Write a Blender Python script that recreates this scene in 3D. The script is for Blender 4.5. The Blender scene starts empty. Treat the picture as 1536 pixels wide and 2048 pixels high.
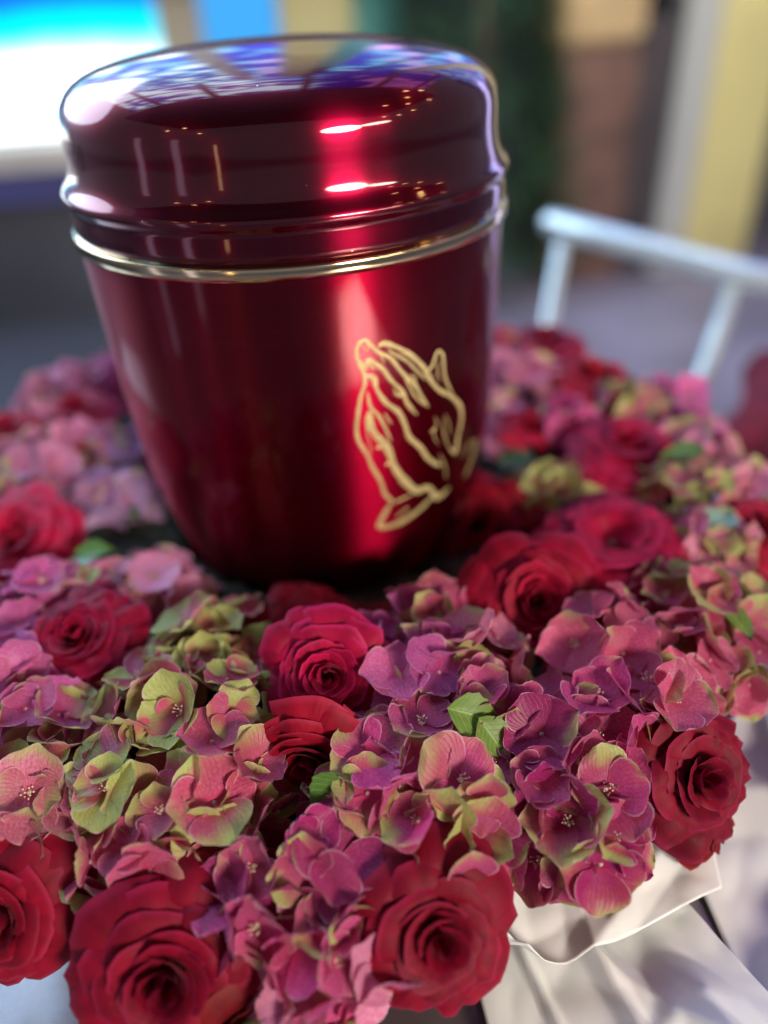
import bpy, bmesh, math, random
from mathutils import Vector, Matrix, noise
rnd = random.Random(7)
R_ = math.radians
sc = bpy.context.scene
col = sc.collection
PI = math.pi
ANI = 0.25

# ------------------------------------------------------------------ camera, world, lamps
TABLE_Z, FLOOR_Z = -0.215, -0.955          # metres; z = 0 is the gold band of the urn
cam_data = bpy.data.cameras.new("camera"); cam = bpy.data.objects.new("camera", cam_data); col.objects.link(cam)
CAM = Vector((0.0, -0.37624, 0.085315))
FW = Vector((0.07353652, 0.81502904, -0.57473477)).normalized()
UP = Vector((0.1120366, 0.56589562, 0.8168292)).normalized()
RT = FW.cross(UP).normalized()
cam.matrix_world = Matrix(((RT.x, UP.x, -FW.x, CAM.x), (RT.y, UP.y, -FW.y, CAM.y), (RT.z, UP.z, -FW.z, CAM.z), (0, 0, 0, 1)))
cam_data.sensor_fit = 'VERTICAL'; cam_data.sensor_height = 36.0; cam_data.sensor_width = 27.0
cam_data.lens = 1514.8 / 2048 * 36
cam_data.clip_start = 0.01; cam_data.clip_end = 60
cam_data.dof.use_dof = True; cam_data.dof.focus_distance = 0.263; cam_data.dof.aperture_fstop = 2.3
sc.camera = cam
sc.view_settings.view_transform = 'Standard'; sc.view_settings.look = 'None'
sc.view_settings.exposure = 0.32; sc.view_settings.gamma = 1.0

world = bpy.data.worlds.new("World"); sc.world = world; world.use_nodes = True
wb = world.node_tree.nodes["Background"]; wb.inputs[0].default_value = (0.62, 0.58, 0.74, 1); wb.inputs[1].default_value = 0.22

def area(name, loc, target, sx, sy, power, color, spread=180, soft=False):
    l = bpy.data.lights.new(name, 'AREA'); l.shape = 'ELLIPSE' if soft else 'RECTANGLE'; l.size = sx; l.size_y = sy; l.energy = power; l.color = color
    l.spread = R_(spread)
    o = bpy.data.objects.new(name, l); col.objects.link(o); o.location = loc
    o.rotation_euler = (Vector(target) - Vector(loc)).to_track_quat('-Z', 'Y').to_euler(); return o
def bulb(name, loc, r, power, color):
    l = bpy.data.lights.new(name, 'POINT'); l.shadow_soft_size = r; l.energy = power; l.color = color
    o = bpy.data.objects.new(name, l); col.objects.link(o); o.location = loc; return o
area("window_light_behind", (-1.9, 1.9, 1.2), (0, -0.1, -0.1), 2.8, 1.7, 52, (0.62, 0.78, 1.0), soft=True)
area("window_light_front", (1.05, -2.05, 0.60), (0, -0.1, -0.1), 0.80, 0.42, 44, (1.0, 0.86, 0.76), soft=True)
area("window_light_front", (1.62, -1.62, 0.66), (0, -0.1, -0.1), 0.70, 0.16, 5, (1.0, 0.88, 0.72), soft=True)
area("right_streak_light", (2.0, 1.75, -0.05), (0, 0, -0.05), 0.22, 1.7, 3.2, (0.55, 0.55, 1.0))  # added lamp, no window there: lavender streak on the urn's right side
area("left_streak_light", (-1.55, -1.15, -0.25), (0, 0, -0.1), 0.13, 1.3, 0.42, (0.80, 0.72, 1.0))  # added strip lamp for a lavender streak on the urn's left
area("left_streak_light", (-1.95, -0.55, -0.25), (0, 0, -0.1), 0.13, 1.3, 0.42, (0.80, 0.72, 1.0))  # second added strip lamp, beside the first
area("warm_streak_light", (-1.15, -1.75, -0.1), (0, 0, -0.1), 0.03, 0.6, 0.28, (1.0, 0.65, 0.30))  # added narrow warm lamp for the orange streak on the body
area("background_fill", (1.1, 0.9, 1.3), (1.1, 2.6, 0.9), 1.2, 0.8, 30, (1.0, 0.95, 0.85))  # added fill lamp: brightens the right background, turned away from the urn
for i, (a, e, d) in enumerate([(62, 42, 2.2), (74, 36, 2.3), (83, 44, 2.2), (88, 32, 2.5), (70, 24, 2.4), (60, 22, 2.4), (52, 24, 2.6),
                               (96, 50, 2.2), (100, 44, 2.4), (-42, 22, 2.6), (-52, 30, 2.5), (-60, 24, 2.6)]):
    aa, ee = R_(a), R_(e)
    bulb("warm_bulb", (d * math.sin(aa) * math.cos(ee), -d * math.cos(aa) * math.cos(ee), d * math.sin(ee)), 0.03, 0.9, (1.0, 0.62, 0.22))

# ------------------------------------------------------------------ helpers
def tag(o, label=None, cat=None, group=None, kind=None):
    if label: o['label'] = label
    if cat: o['category'] = cat
    if group: o['group'] = group
    if kind: o['kind'] = kind
    return o
def empty(name, loc=(0, 0, 0)):
    o = bpy.data.objects.new(name, None); o.empty_display_size = 0.01; col.objects.link(o); o.location = loc; return o
def link(name, me, parent=None, m=None):
    if m is not None and not me.materials: me.materials.append(m)
    o = bpy.data.objects.new(name, me); col.objects.link(o)
    if parent is not None: o.parent = parent
    return o
def mesh(name, verts, faces, m=None, smooth=True, uvs=None):
    me = bpy.data.meshes.new(name); me.from_pydata(verts, [], faces); me.update()
    if smooth: me.polygons.foreach_set('use_smooth', [True] * len(me.polygons))
    if uvs is not None:
        uv = me.uv_layers.new(name='UVMap')
        for lp in me.loops: uv.data[lp.index].uv = uvs[lp.vertex_index]
    if m: me.materials.append(m)
    return me
def grid_faces(nu, nv, wrap=False):
    f = []
    for j in range(nv - 1):
        for i in range(nu if wrap else nu - 1):
            a = j * nu + i; b = j * nu + (i + 1) % nu
            f.append((a, b, b + nu, a + nu))
    return f
def box_mesh(name, x0, x1, y0, y1, z0, z1, m, bev=0.0):
    bm = bmesh.new(); bmesh.ops.create_cube(bm, size=1)
    for v in bm.verts: v.co = Vector(((x0 + x1) / 2 + v.co.x * (x1 - x0), (y0 + y1) / 2 + v.co.y * (y1 - y0), (z0 + z1) / 2 + v.co.z * (z1 - z0)))
    if bev: bmesh.ops.bevel(bm, geom=list(bm.edges), offset=bev, segments=2, affect='EDGES')
    me = bpy.data.meshes.new(name); bm.to_mesh(me); bm.free(); me.materials.append(m); return me
def lathe(name, prof, m, n=160, smooth=True):
    v = []
    for z, r in prof:
        for i in range(n):
            a = 2 * PI * i / n; v.append((r * math.cos(a), r * math.sin(a), z))
    return mesh(name, v, grid_faces(n, len(prof), True), m, smooth)
def tube_mesh(name, pts, r, m, n=12, flat=1.0):
    pts = [Vector(p) for p in pts]; v = []; up = Vector((0, 0, 1))
    for k, p in enumerate(pts):
        t = (pts[min(k + 1, len(pts) - 1)] - pts[max(k - 1, 0)]).normalized()
        s = t.cross(up);  s = s.normalized() if s.length > 1e-4 else Vector((1, 0, 0)); w = s.cross(t)
        rr = r[k] if isinstance(r, (list, tuple)) else r
        for i in range(n):
            a = 2 * PI * i / n; v.append(p + s * math.cos(a) * rr + w * math.sin(a) * rr * flat)
    f = grid_faces(n, len(pts), True); f.append(tuple(reversed(range(n)))); f.append(tuple(range((len(pts) - 1) * n, len(pts) * n)))
    return mesh(name, v, f, m)

# ------------------------------------------------------------------ materials
class NT:
    def __init__(s, name):
        s.m = bpy.data.materials.new(name); s.m.use_nodes = True; s.t = s.m.node_tree; s.n = s.t.nodes; s.l = s.t.links
        s.b = s.n["Principled BSDF"]; s.out = s.n["Material Output"]
    def node(s, typ, **kw):
        n = s.n.new(typ)
        for k, v in kw.items():
            if k.startswith('i_'): n.inputs[k[2:].replace('_', ' ')].default_value = v
            else: setattr(n, k, v)
        return n
    def link(s, a, b): s.l.new(a, b)
    def math(s, op, a, b=None, clamp=False):
        n = s.n.new('ShaderNodeMath'); n.operation = op; n.use_clamp = clamp
        for i, x in enumerate((a, b)):
            if x is None: continue
            if isinstance(x, (int, float)): n.inputs[i].default_value = x
            else: s.l.new(x, n.inputs[i])
        return n.outputs[0]
    def mix(s, f, a, b, mode='MIX'):
        n = s.n.new('ShaderNodeMix'); n.data_type = 'RGBA'; n.blend_type = mode
        for i, x in ((0, f), (6, a), (7, b)):
            if isinstance(x, (int, float)): n.inputs[i].default_value = x
            elif isinstance(x, tuple): n.inputs[i].default_value = x if len(x) == 4 else (*x, 1)
            else: s.l.new(x, n.inputs[i])
        return n.outputs[2]
    def step(s, x, a, b):
        n = s.n.new('ShaderNodeMapRange'); n.interpolation_type = 'SMOOTHSTEP'
        s.l.new(x, n.inputs[0]); 
        for i, q in ((1, a), (2, b)):
            if isinstance(q, (int, float)): n.inputs[i].default_value = q
            else: s.l.new(q, n.inputs[i])
        return n.outputs[0]
def simple(name, c, rough=0.6, metal=0.0, noise_amt=0.15, scale=30, **kw):
    t = NT(name); b = t.b
    nz = t.node('ShaderNodeTexNoise', i_Scale=scale, i_Detail=5.0); tc = t.node('ShaderNodeTexCoord'); t.link(tc.outputs['Object'], nz.inputs['Vector'])
    f = t.step(nz.outputs[0], 0.3, 0.7)
    t.link(t.mix(f, tuple(x * (1 - noise_amt) for x in c), tuple(min(1, x * (1 + noise_amt)) for x in c)), b.inputs['Base Color'])
    b.inputs['Roughness'].default_value = rough; b.inputs['Metallic'].default_value = metal
    for k, v in kw.items(): b.inputs[k].default_value = v
    return t.m

def petal_surface(t, color, trans=0.3, sheen=0.25, rough=0.55, bump=None, tcol=None):
    b = t.b; t.link(color, b.inputs['Base Color']); b.inputs['Roughness'].default_value = rough
    b.inputs['Sheen Weight'].default_value = sheen; b.inputs['Sheen Roughness'].default_value = 0.4
    b.inputs['Specular IOR Level'].default_value = 0.3
    tr = t.node('ShaderNodeBsdfTranslucent'); t.link(tcol if tcol is not None else color, tr.inputs[0])
    mx = t.node('ShaderNodeMixShader'); mx.inputs[0].default_value = trans
    t.link(b.outputs[0], mx.inputs[1]); t.link(tr.outputs[0], mx.inputs[2]); t.link(mx.outputs[0], t.out.inputs[0])
    if bump is not None:
        bp = t.node('ShaderNodeBump'); bp.inputs['Strength'].default_value = 0.35; bp.inputs['Distance'].default_value = 0.0004
        t.link(bump, bp.inputs['Height']); t.link(bp.outputs[0], b.inputs['Normal']); t.link(bp.outputs[0], tr.inputs['Normal'])

def floret_material():
    t = NT("hydrangea_petal")
    uv = t.node('ShaderNodeUVMap'); sep = t.node('ShaderNodeSeparateXYZ'); t.link(uv.outputs[0], sep.inputs[0])
    u, v = sep.outputs[0], sep.outputs[1]
    oi = t.node('ShaderNodeObjectInfo'); rn = oi.outputs['Random']; g = oi.outputs['Alpha']
    cmb = t.node('ShaderNodeCombineXYZ'); t.link(u, cmb.inputs[0]); t.link(v, cmb.inputs[1]); t.link(t.math('MULTIPLY', rn, 37.0), cmb.inputs[2])
    n1 = t.node('ShaderNodeTexNoise', i_Scale=1.3, i_Detail=2.0); t.link(cmb.outputs[0], n1.inputs[0])
    n2 = t.node('ShaderNodeTexNoise', i_Scale=14.0, i_Detail=4.0); t.link(cmb.outputs[0], n2.inputs[0])
    # green patches: more of it the higher the floret's greenness, towards rim, cut by noise
    x = t.math('ADD', t.math('MULTIPLY', v, 0.75), t.math('MULTIPLY', n1.outputs[0], 0.8))
    x = t.math('ADD', x, t.math('MULTIPLY', t.math('MULTIPLY', u, t.math('SUBTRACT', t.math('FRACT', t.math('MULTIPLY', rn, 7.3)), 0.5)), 0.8))
    x = t.math('ADD', x, t.math('MULTIPLY', t.math('SUBTRACT', rn, 0.5), 0.7))
    x = t.math('ADD', x, t.math('MULTIPLY', g, 0.95))
    green = t.step(x, 1.28, 1.85)
    base = oi.outputs['Color']
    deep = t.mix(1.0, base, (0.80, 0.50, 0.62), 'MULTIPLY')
    b1 = t.mix(t.step(n2.outputs[0], 0.35, 0.7), deep, base)
    orange = t.mix(t.step(x, 0.95, 1.3), b1, (0.58, 0.14, 0.12))
    b1 = t.mix(t.math('MULTIPLY', g, 0.8), b1, orange)
    gcol = t.mix(n2.outputs[0], (0.36, 0.44, 0.08), (0.66, 0.70, 0.28))
    c = t.mix(green, b1, gcol)
    # veins fanning out from the base
    fan = t.math('DIVIDE', u, t.math('ADD', v, 0.55))
    saw = t.math('ABSOLUTE', t.math('SUBTRACT', t.math('FRACT', t.math('MULTIPLY', fan, 7.0)), 0.5))
    vein = t.math('SUBTRACT', 1.0, t.step(saw, 0.0, 0.13))
    c = t.mix(t.math('MULTIPLY', vein, 0.32), c, t.mix(1.0, c, (0.50, 0.34, 0.42), 'MULTIPLY'))
    rim = t.math('MAXIMUM', t.step(t.math('ABSOLUTE', u), 0.93, 1.0), t.step(v, 0.965, 1.0))
    c = t.mix(t.math('MULTIPLY', rim, 0.62), c, (0.95, 0.70, 0.74))  # pale edge: light caught on the petal's thickness, painted into the colour
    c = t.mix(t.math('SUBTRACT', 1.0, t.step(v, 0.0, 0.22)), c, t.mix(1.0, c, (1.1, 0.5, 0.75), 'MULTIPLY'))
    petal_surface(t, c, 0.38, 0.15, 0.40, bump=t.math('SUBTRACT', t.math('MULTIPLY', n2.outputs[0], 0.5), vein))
    return t.m
def rose_material():
    t = NT("rose_petal")
    uv = t.node('ShaderNodeUVMap'); sep = t.node('ShaderNodeSeparateXYZ'); t.link(uv.outputs[0], sep.inputs[0])
    u, v = sep.outputs[0], sep.outputs[1]
    oi = t.node('ShaderNodeObjectInfo'); rn = oi.outputs['Random']; base = oi.outputs['Color']
    cmb = t.node('ShaderNodeCombineXYZ'); t.link(t.math('MULTIPLY', u, 2.0), cmb.inputs[0]); t.link(v, cmb.inputs[1]); t.link(t.math('MULTIPLY', rn, 37.0), cmb.inputs[2])
    n1 = t.node('ShaderNodeTexNoise', i_Scale=2.0, i_Detail=5.0); t.link(cmb.outputs[0], n1.inputs[0])
    n2 = t.node('ShaderNodeTexNoise', i_Scale=9.0, i_Detail=6.0); t.link(cmb.outputs[0], n2.inputs[0])
    dark = t.mix(1.0, base, (0.66, 0.6, 0.7), 'MULTIPLY')
    c = t.mix(t.step(n1.outputs[0], 0.3, 0.68), dark, base)
    c = t.mix(t.math('MULTIPLY', t.step(v, 0.90, 1.0), 0.5), c, t.mix(1.0, base, (1.5, 11.0, 3.8), 'MULTIPLY'))
    petal_surface(t, c, 0.16, 0.10, 0.6, bump=t.math('ADD', n2.outputs[0], t.math('MULTIPLY', n1.outputs[0], 1.5)))
    t.b.inputs['Sheen Tint'].default_value = (1.0, 0.35, 0.45, 1); t.b.inputs['Specular IOR Level'].default_value = 0.2
    return t.m
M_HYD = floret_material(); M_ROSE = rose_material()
M_EYE = simple("floret_eye", (0.50, 0.34, 0.30), 0.5, noise_amt=0.5, scale=900)
M_STAMEN = simple("stamen", (0.80, 0.66, 0.48), 0.5)
M_STEM = simple("green_stem", (0.17, 0.24, 0.06), 0.5, scale=200)
M_LEAF0 = simple("green_leaf", (0.10, 0.24, 0.045), 0.45, scale=120, noise_amt=0.4)
M_MOSS = simple("dark_moss", (0.022, 0.028, 0.016), 0.9, scale=160, noise_amt=0.6)

def urn_material(name, rough, coat, lo, hi, ani, specks=0.0):
    t = NT(name); b = t.b
    tc = t.node('ShaderNodeTexCoord'); mp = t.node('ShaderNodeMapping'); mp.inputs['Scale'].default_value = (1, 1, 260)
    t.link(tc.outputs['Object'], mp.inputs[0])
    nz = t.node('ShaderNodeTexNoise', i_Scale=3.0, i_Detail=3.0); t.link(mp.outputs[0], nz.inputs[0])
    vo = t.node('ShaderNodeTexVoronoi', i_Scale=150.0); t.link(tc.outputs['Object'], vo.inputs[0])
    cl = t.node('ShaderNodeSeparateXYZ'); t.link(vo.outputs['Color'], cl.inputs[0])
    sp = t.math('MULTIPLY', t.math('LESS_THAN', vo.outputs['Distance'], t.math('MULTIPLY', cl.outputs[1], 0.07)), t.math('GREATER_THAN', cl.outputs[0], 1.0 - specks))
    t.link(t.mix(sp, t.mix(nz.outputs[0], lo, hi), (.8, .7, .75)), b.inputs['Base Color']); t.link(t.math('MULTIPLY', t.math('SUBTRACT', 1.0, sp), coat), b.inputs['Coat Weight'])
    b.inputs['Metallic'].default_value = 1.0; b.inputs['Roughness'].default_value = rough
    b.inputs['Anisotropic'].default_value = ani; b.inputs['Anisotropic Rotation'].default_value = ANI
    tg = t.node('ShaderNodeTangent'); tg.direction_type = 'RADIAL'; tg.axis = 'Z'; t.link(tg.outputs[0], b.inputs['Tangent'])
    b.inputs['Coat IOR'].default_value = 1.6
    sm = t.node('ShaderNodeTexNoise', i_Scale=26.0, i_Detail=5.0); t.link(tc.outputs['Object'], sm.inputs[0]); t.link(t.math('ADD', t.math('MULTIPLY', t.step(sm.outputs[0], 0.5, 0.75), 0.09), 0.04), b.inputs['Coat Roughness'])
    return t.m
M_URN = urn_material('red_anodised_metal', .41, .40, (0.19, 0.001, 0.014), (0.26, 0.002, 0.020), .98, .0); M_LID = urn_material('red_lacquered_metal', .27, 1.0, (0.13, 0.001, 0.013), (0.17, 0.002, 0.018), .86, .35)
M_GOLD = simple("polished_gold", (0.86, 0.72, 0.42), 0.12, 1.0, 0.05)
M_GOLD_INK = simple("matt_gold_print", (0.80, 0.66, 0.30), 0.45, 0.45, 0.12, 300)

def emit(name, fn):
    t = NT(name); e = t.node('ShaderNodeEmission'); fn(t, e); t.link(e.outputs[0], t.out.inputs[0]); return t.m
def glass_light(t, e):
    tc = t.node('ShaderNodeTexCoord'); sep = t.node('ShaderNodeSeparateXYZ'); t.link(tc.outputs['Object'], sep.inputs[0])
    nz = t.node('ShaderNodeTexNoise', i_Scale=1.6, i_Detail=2.0); t.link(tc.outputs['Object'], nz.inputs[0])
    nb = t.node('ShaderNodeTexNoise', i_Scale=4.5, i_Detail=1.5); t.link(tc.outputs['Object'], nb.inputs[0])
    h = t.math('ADD', sep.outputs[2], t.math('MULTIPLY', t.math('SUBTRACT', nz.outputs[0], 0.5), 0.12))
    c = t.mix(t.step(h, -0.12, -0.01), (2.3, 2.5, 2.6), (0.0, 0.95, 1.25))
    c = t.mix(t.step(h, 0.015, 0.075), c, (0.01, 0.15, 0.90))
    up = t.mix(t.step(nb.outputs[0], 0.42, 0.52), (0.04, 0.12, 1.3), (0.5, 1.7, 2.4))
    up = t.mix(t.step(nb.outputs[0], 0.56, 0.62), up, (2.6, 2.9, 3.1))
    c = t.mix(t.step(h, 0.12, 0.25), c, up)
    t.link(c, e.inputs[0]); e.inputs[1].default_value = 1.0
M_GLASS = emit("coloured_window_light", glass_light)
def blue_light(t, e):
    tc = t.node('ShaderNodeTexCoord'); nb = t.node('ShaderNodeTexNoise', i_Scale=3.2, i_Detail=1.5); t.link(tc.outputs['Object'], nb.inputs[0])
    sep = t.node('ShaderNodeSeparateXYZ'); t.link(tc.outputs['Object'], sep.inputs[0])
    up = t.mix(t.step(nb.outputs[0], 0.45, 0.55), (0.10, 0.12, 1.2), (0.3, 1.3, 2.0))
    up = t.mix(t.step(nb.outputs[0], 0.56, 0.64), up, (1.6, 0.8, 2.0))
    c = t.mix(t.step(sep.outputs[2], 0.1, 0.3), (0.055, 0.36, 0.82), up)
    t.link(c, e.inputs[0])
M_BLUE = emit("pale_blue_window_light", blue_light)
def roof_light(t, e):
    tc = t.node('ShaderNodeTexCoord'); mp = t.node('ShaderNodeMapping'); mp.inputs['Scale'].default_value = (1.0, 1.6, 1); t.link(tc.outputs['Object'], mp.inputs[0])
    nb = t.node('ShaderNodeTexNoise', i_Scale=0.9, i_Detail=3.0, i_Distortion=1.2); t.link(mp.outputs[0], nb.inputs[0])
    sep = t.node('ShaderNodeSeparateXYZ'); t.link(tc.outputs['Object'], sep.inputs[0])
    c = t.mix(t.step(nb.outputs[0], 0.38, 0.5), (0.10, 0.12, 1.3), (0.5, 1.2, 2.4))
    c = t.mix(t.step(nb.outputs[0], 0.46, 0.54), c, (2.6, 3.6, 4.0))
    r = t.mix(t.step(nb.outputs[0], 0.5, 0.6), (0.03, 0.03, 0.75), (1.0, 0.35, 1.1))
    c = t.mix(t.step(sep.outputs[0], 0.3, 1.2), c, r)
    t.link(c, e.inputs[0])
M_SKY = emit("roof_window_light", roof_light)
M_TEAL = simple("teal_drape", (0.16, 0.46, 0.44), 0.8)
M_BEIGE = simple("beige_paint", (0.42, 0.38, 0.28), 0.6, scale=3, noise_amt=0.08)
M_SILL = simple("cream_sill", (0.62, 0.58, 0.50), 0.5, scale=4, noise_amt=0.1)
M_INDIGO = simple("indigo_panel", (0.13, 0.14, 0.42), 0.5, scale=3)
M_DARKWALL = simple("dark_slate_plaster", (0.085, 0.088, 0.105), 0.8, scale=3)
M_YELLOW = simple("yellow_paint", (0.68, 0.62, 0.26), 0.6, scale=3, noise_amt=0.1)
M_GREY = simple("pale_grey_paint", (0.46, 0.49, 0.46), 0.5, scale=3, noise_amt=0.08)
M_BROWN = simple("brown_wood", (0.16, 0.088, 0.066), 0.6, scale=8, noise_amt=0.35)
M_TAN = simple("tan_wood", (0.55, 0.40, 0.20), 0.6, scale=8)
M_DARKBROWN = simple("dark_umber_wood", (0.06, 0.05, 0.055), 0.6, scale=8)
M_FLOOR = simple("lilac_grey_floor", (0.25, 0.235, 0.30), 0.45, scale=2.5, noise_amt=0.25)
M_CEIL = simple("dark_ceiling", (0.12, 0.09, 0.11), 0.7, scale=3)
M_CHAIR = simple("white_lacquered_metal", (0.78, 0.90, 0.90), 0.16, 0.35, 0.05)
M_RED = simple("crimson_cloth", (0.20, 0.006, 0.022), 0.8, scale=40, noise_amt=0.3)
def table_mat():
    t = NT("satin_metal_tabletop"); b = t.b
    tc = t.node('ShaderNodeTexCoord'); nz = t.node('ShaderNodeTexNoise', i_Scale=22.0, i_Detail=8.0); t.link(tc.outputs['Object'], nz.inputs[0])
    n2 = t.node('ShaderNodeTexNoise', i_Scale=400.0, i_Detail=3.0); t.link(tc.outputs['Object'], n2.inputs[0])
    c = t.mix(nz.outputs[0], (0.30, 0.27, 0.27), (0.42, 0.38, 0.38)); c = t.mix(t.math('MULTIPLY', n2.outputs[0], 0.5), c, (0.22, 0.20, 0.20))
    b.inputs['Metallic'].default_value = .75; t.link(c, b.inputs['Base Color']); b.inputs['Coat Weight'].default_value = .6; b.inputs['Coat Roughness'].default_value = .12; t.link(t.math('ADD', t.math('MULTIPLY', nz.outputs[0], 0.25), 0.20), b.inputs['Roughness'])
    return t.m
M_TABLE = table_mat()
def paper_mat():
    t = NT("white_satin_paper"); b = t.b
    tc = t.node('ShaderNodeTexCoord'); nz = t.node('ShaderNodeTexNoise', i_Scale=24.0, i_Detail=3.0); t.link(tc.outputs['Object'], nz.inputs[0])
    t.link(t.mix(nz.outputs[0], (0.84, 0.90, 0.87), (0.88, 0.88, 0.85)), b.inputs['Base Color'])
    b.inputs['Roughness'].default_value = 0.27; b.inputs['Specular IOR Level'].default_value = 0.5
    bp = t.node('ShaderNodeBump'); bp.inputs['Strength'].default_value = 0.25; bp.inputs['Distance'].default_value = 0.003
    t.link(nz.outputs[0], bp.inputs['Height']); t.link(bp.outputs[0], b.inputs['Normal'])
    return t.m
M_PAPER = paper_mat()

# ------------------------------------------------------------------ setting
fl = link('floor', mesh('floor', [(-8, -8, FLOOR_Z), (8, -8, FLOOR_Z), (8, 8, FLOOR_Z), (-8, 8, FLOOR_Z)], [(0, 1, 2, 3)], M_FLOOR)); tag(fl, kind='structure')
WY = 2.6
cp = link('carpet', mesh('carpet', [(-4.5, -.2, FLOOR_Z + .004), (.1, -.2, FLOOR_Z + .004), (.1, 2.6, FLOOR_Z + .004), (-4.5, 2.6, FLOOR_Z + .004)], [(0, 1, 2, 3)], simple('dark_carpet', (.06, .058, .07), .9, scale=40, noise_amt=.3))); tag(cp, kind='structure')
def wall_piece(name, x0, x1, z0, z1, y0, y1, m, label=None, cat=None, parent=None, kind=None, bev=0.004):
    o = link(name, box_mesh(name, x0, x1, y0, y1, z0, z1, m, bev), parent)
    if cat: tag(o, label, cat)
    if kind: tag(o, kind=kind)
    return o
def child_box(name, root, x0, x1, y0, y1, z0, z1, m, bev=0.003):
    l = root.location; return link(name, box_mesh(name, x0 - l.x, x1 - l.x, y0 - l.y, y1 - l.y, z0 - l.z, z1 - l.z, m, bev), root)
wall_piece('wall', -4.6, -0.005, FLOOR_Z, -0.50, WY + 0.02, WY + 0.16, M_DARKWALL, kind='structure')
wall_piece('wall', 0.0, 4.6, FLOOR_Z, 2.98, WY + 0.32, WY + 0.44, M_DARKWALL, kind='structure')
wall_piece('ceiling', -4.6, 4.6, 3.0, 3.1, -4, 0.55, M_CEIL, kind='structure')
sk = tag(empty('skylight', (-.4, 1.6, 3.0)), "blue and violet glazed roof over the room, mirrored in the urn's lid", 'skylight')
l_ = sk.location
o_ = link('pane', mesh('pane', [(x, y, z) for z in (0, .01) for (x, y) in ((-3.0, -1.05), (3.4, -1.05), (3.4, 1.3), (-3.0, 1.3))], [(3, 2, 1, 0), (4, 5, 6, 7), (0, 1, 5, 4), (1, 2, 6, 5), (2, 3, 7, 6), (3, 0, 4, 7)], M_SKY, False), sk)
for x in (-3.2, -2.0, -.85, .3, 1.45, 2.6): child_box('rafter', sk, x - .05, x + .05, .55, 2.9, 2.86, 2.98, M_BROWN)
for y in (.58, 1.75, 2.85): child_box('purlin', sk, -3.4, 3.0, y - .03, y + .03, 2.82, 2.858, M_BROWN)
wall_piece('reflection_beam', -3.0, 1.40, 0.125, 0.50, WY - .10, WY - .035, simple('reflection_dark', (.07, .045, .05), .6, scale=6), "dark timber transom beam across the windows, mirrored in the lid's far edge", 'beam')  # added out of view; its reflection makes the lid's far edge dark
# left window (pane, mullions)
w = tag(empty('window', (-1.4, WY, -0.3)), "large bright window glowing white to cyan behind the left side of the urn", 'window')
def pane(root, x0, x1, z0, z1, m, y=WY + 0.05):
    me = mesh('pane', [(x0, y, z0), (x1, y, z0), (x1, y, z1), (x0, y, z1), (x0, y + .01, z0), (x1, y + .01, z0), (x1, y + .01, z1), (x0, y + .01, z1)],
              [(0, 1, 2, 3), (7, 6, 5, 4), (1, 0, 4, 5), (3, 2, 6, 7), (0, 3, 7, 4), (2, 1, 5, 6)], m, False)
    o = link('pane', me, root); o.location = -root.location; return o
pane(w, -2.9, -0.372, -0.30, 2.9, M_GLASS)
for x in (-1.15, -1.9, -2.7): child_box('mullion', w, x - .03, x + .03, WY - .0, WY + .045, -0.30, 2.9, M_BROWN)
for z in (0.9, 1.9): child_box('glazing_bar', w, -2.9, -0.375, WY + .005, WY + .04, z - .02, z + .02, M_BROWN)
wall_piece('window_sill', -3.0, -0.30, -0.385, -0.305, WY - 0.10, WY + 0.04, M_SILL, "pale cream sill under the bright left window", 'window sill')
wall_piece('wall_panel', -3.0, -0.30, -0.498, -0.388, WY - 0.02, WY + 0.10, M_INDIGO, "indigo blue panel below the cream window sill", 'panel')
wall_piece('pillar', -0.368, -0.232, -0.497, 2.98, WY - 0.02, WY + 0.2, M_BEIGE, "grey beige pillar between the bright window and the blue window", 'pillar')
w2 = tag(empty('window', (-0.1, WY, -0.4)), "narrow sky blue window behind the top of the urn between two pillars", 'window')
pane(w2, -0.23, 0.018, -0.40, 2.9, M_BLUE)
child_box('glazing_bar', w2, -0.228, 0.016, WY + .005, WY + .04, 0.5, 0.54, M_BROWN)
child_box('window_frame', w2, -0.228, 0.016, WY + .0, WY + .04, -0.40, -0.37, M_BEIGE)
wall_piece('pillar', 0.022, 0.262, FLOOR_Z, 2.98, WY - 0.03, WY + 0.2, simple("straw_paint", (0.47, 0.43, 0.20), .6, scale=3), "straw yellow pillar directly behind the urn lid", 'pillar')
cu = []
for j in range(2):
    for i in range(40):
        x = 0.27 + 0.16 * i / 39; cu.append((x, WY + 0.06 + 0.012 * math.sin(i * 1.3), FLOOR_Z + .01 if j == 0 else 2.0))
tag(link('drape', mesh('drape', cu, grid_faces(40, 2), M_TEAL)), "slim teal drape hanging beside the straw yellow pillar", 'drape')
w3 = tag(empty('upper_window', (1.6, WY, 0.6)), "upper row of blue and violet glazing over the right half of the wall", 'window')
pane(w3, 0.45, 3.6, 0.75, 2.9, M_BLUE, WY + 0.25)
for x in (0.9, 1.5, 2.1, 2.7, 3.3): child_box('mullion', w3, x - .03, x + .03, WY + .19, WY + .24, 0.75, 2.9, M_BROWN)
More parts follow.
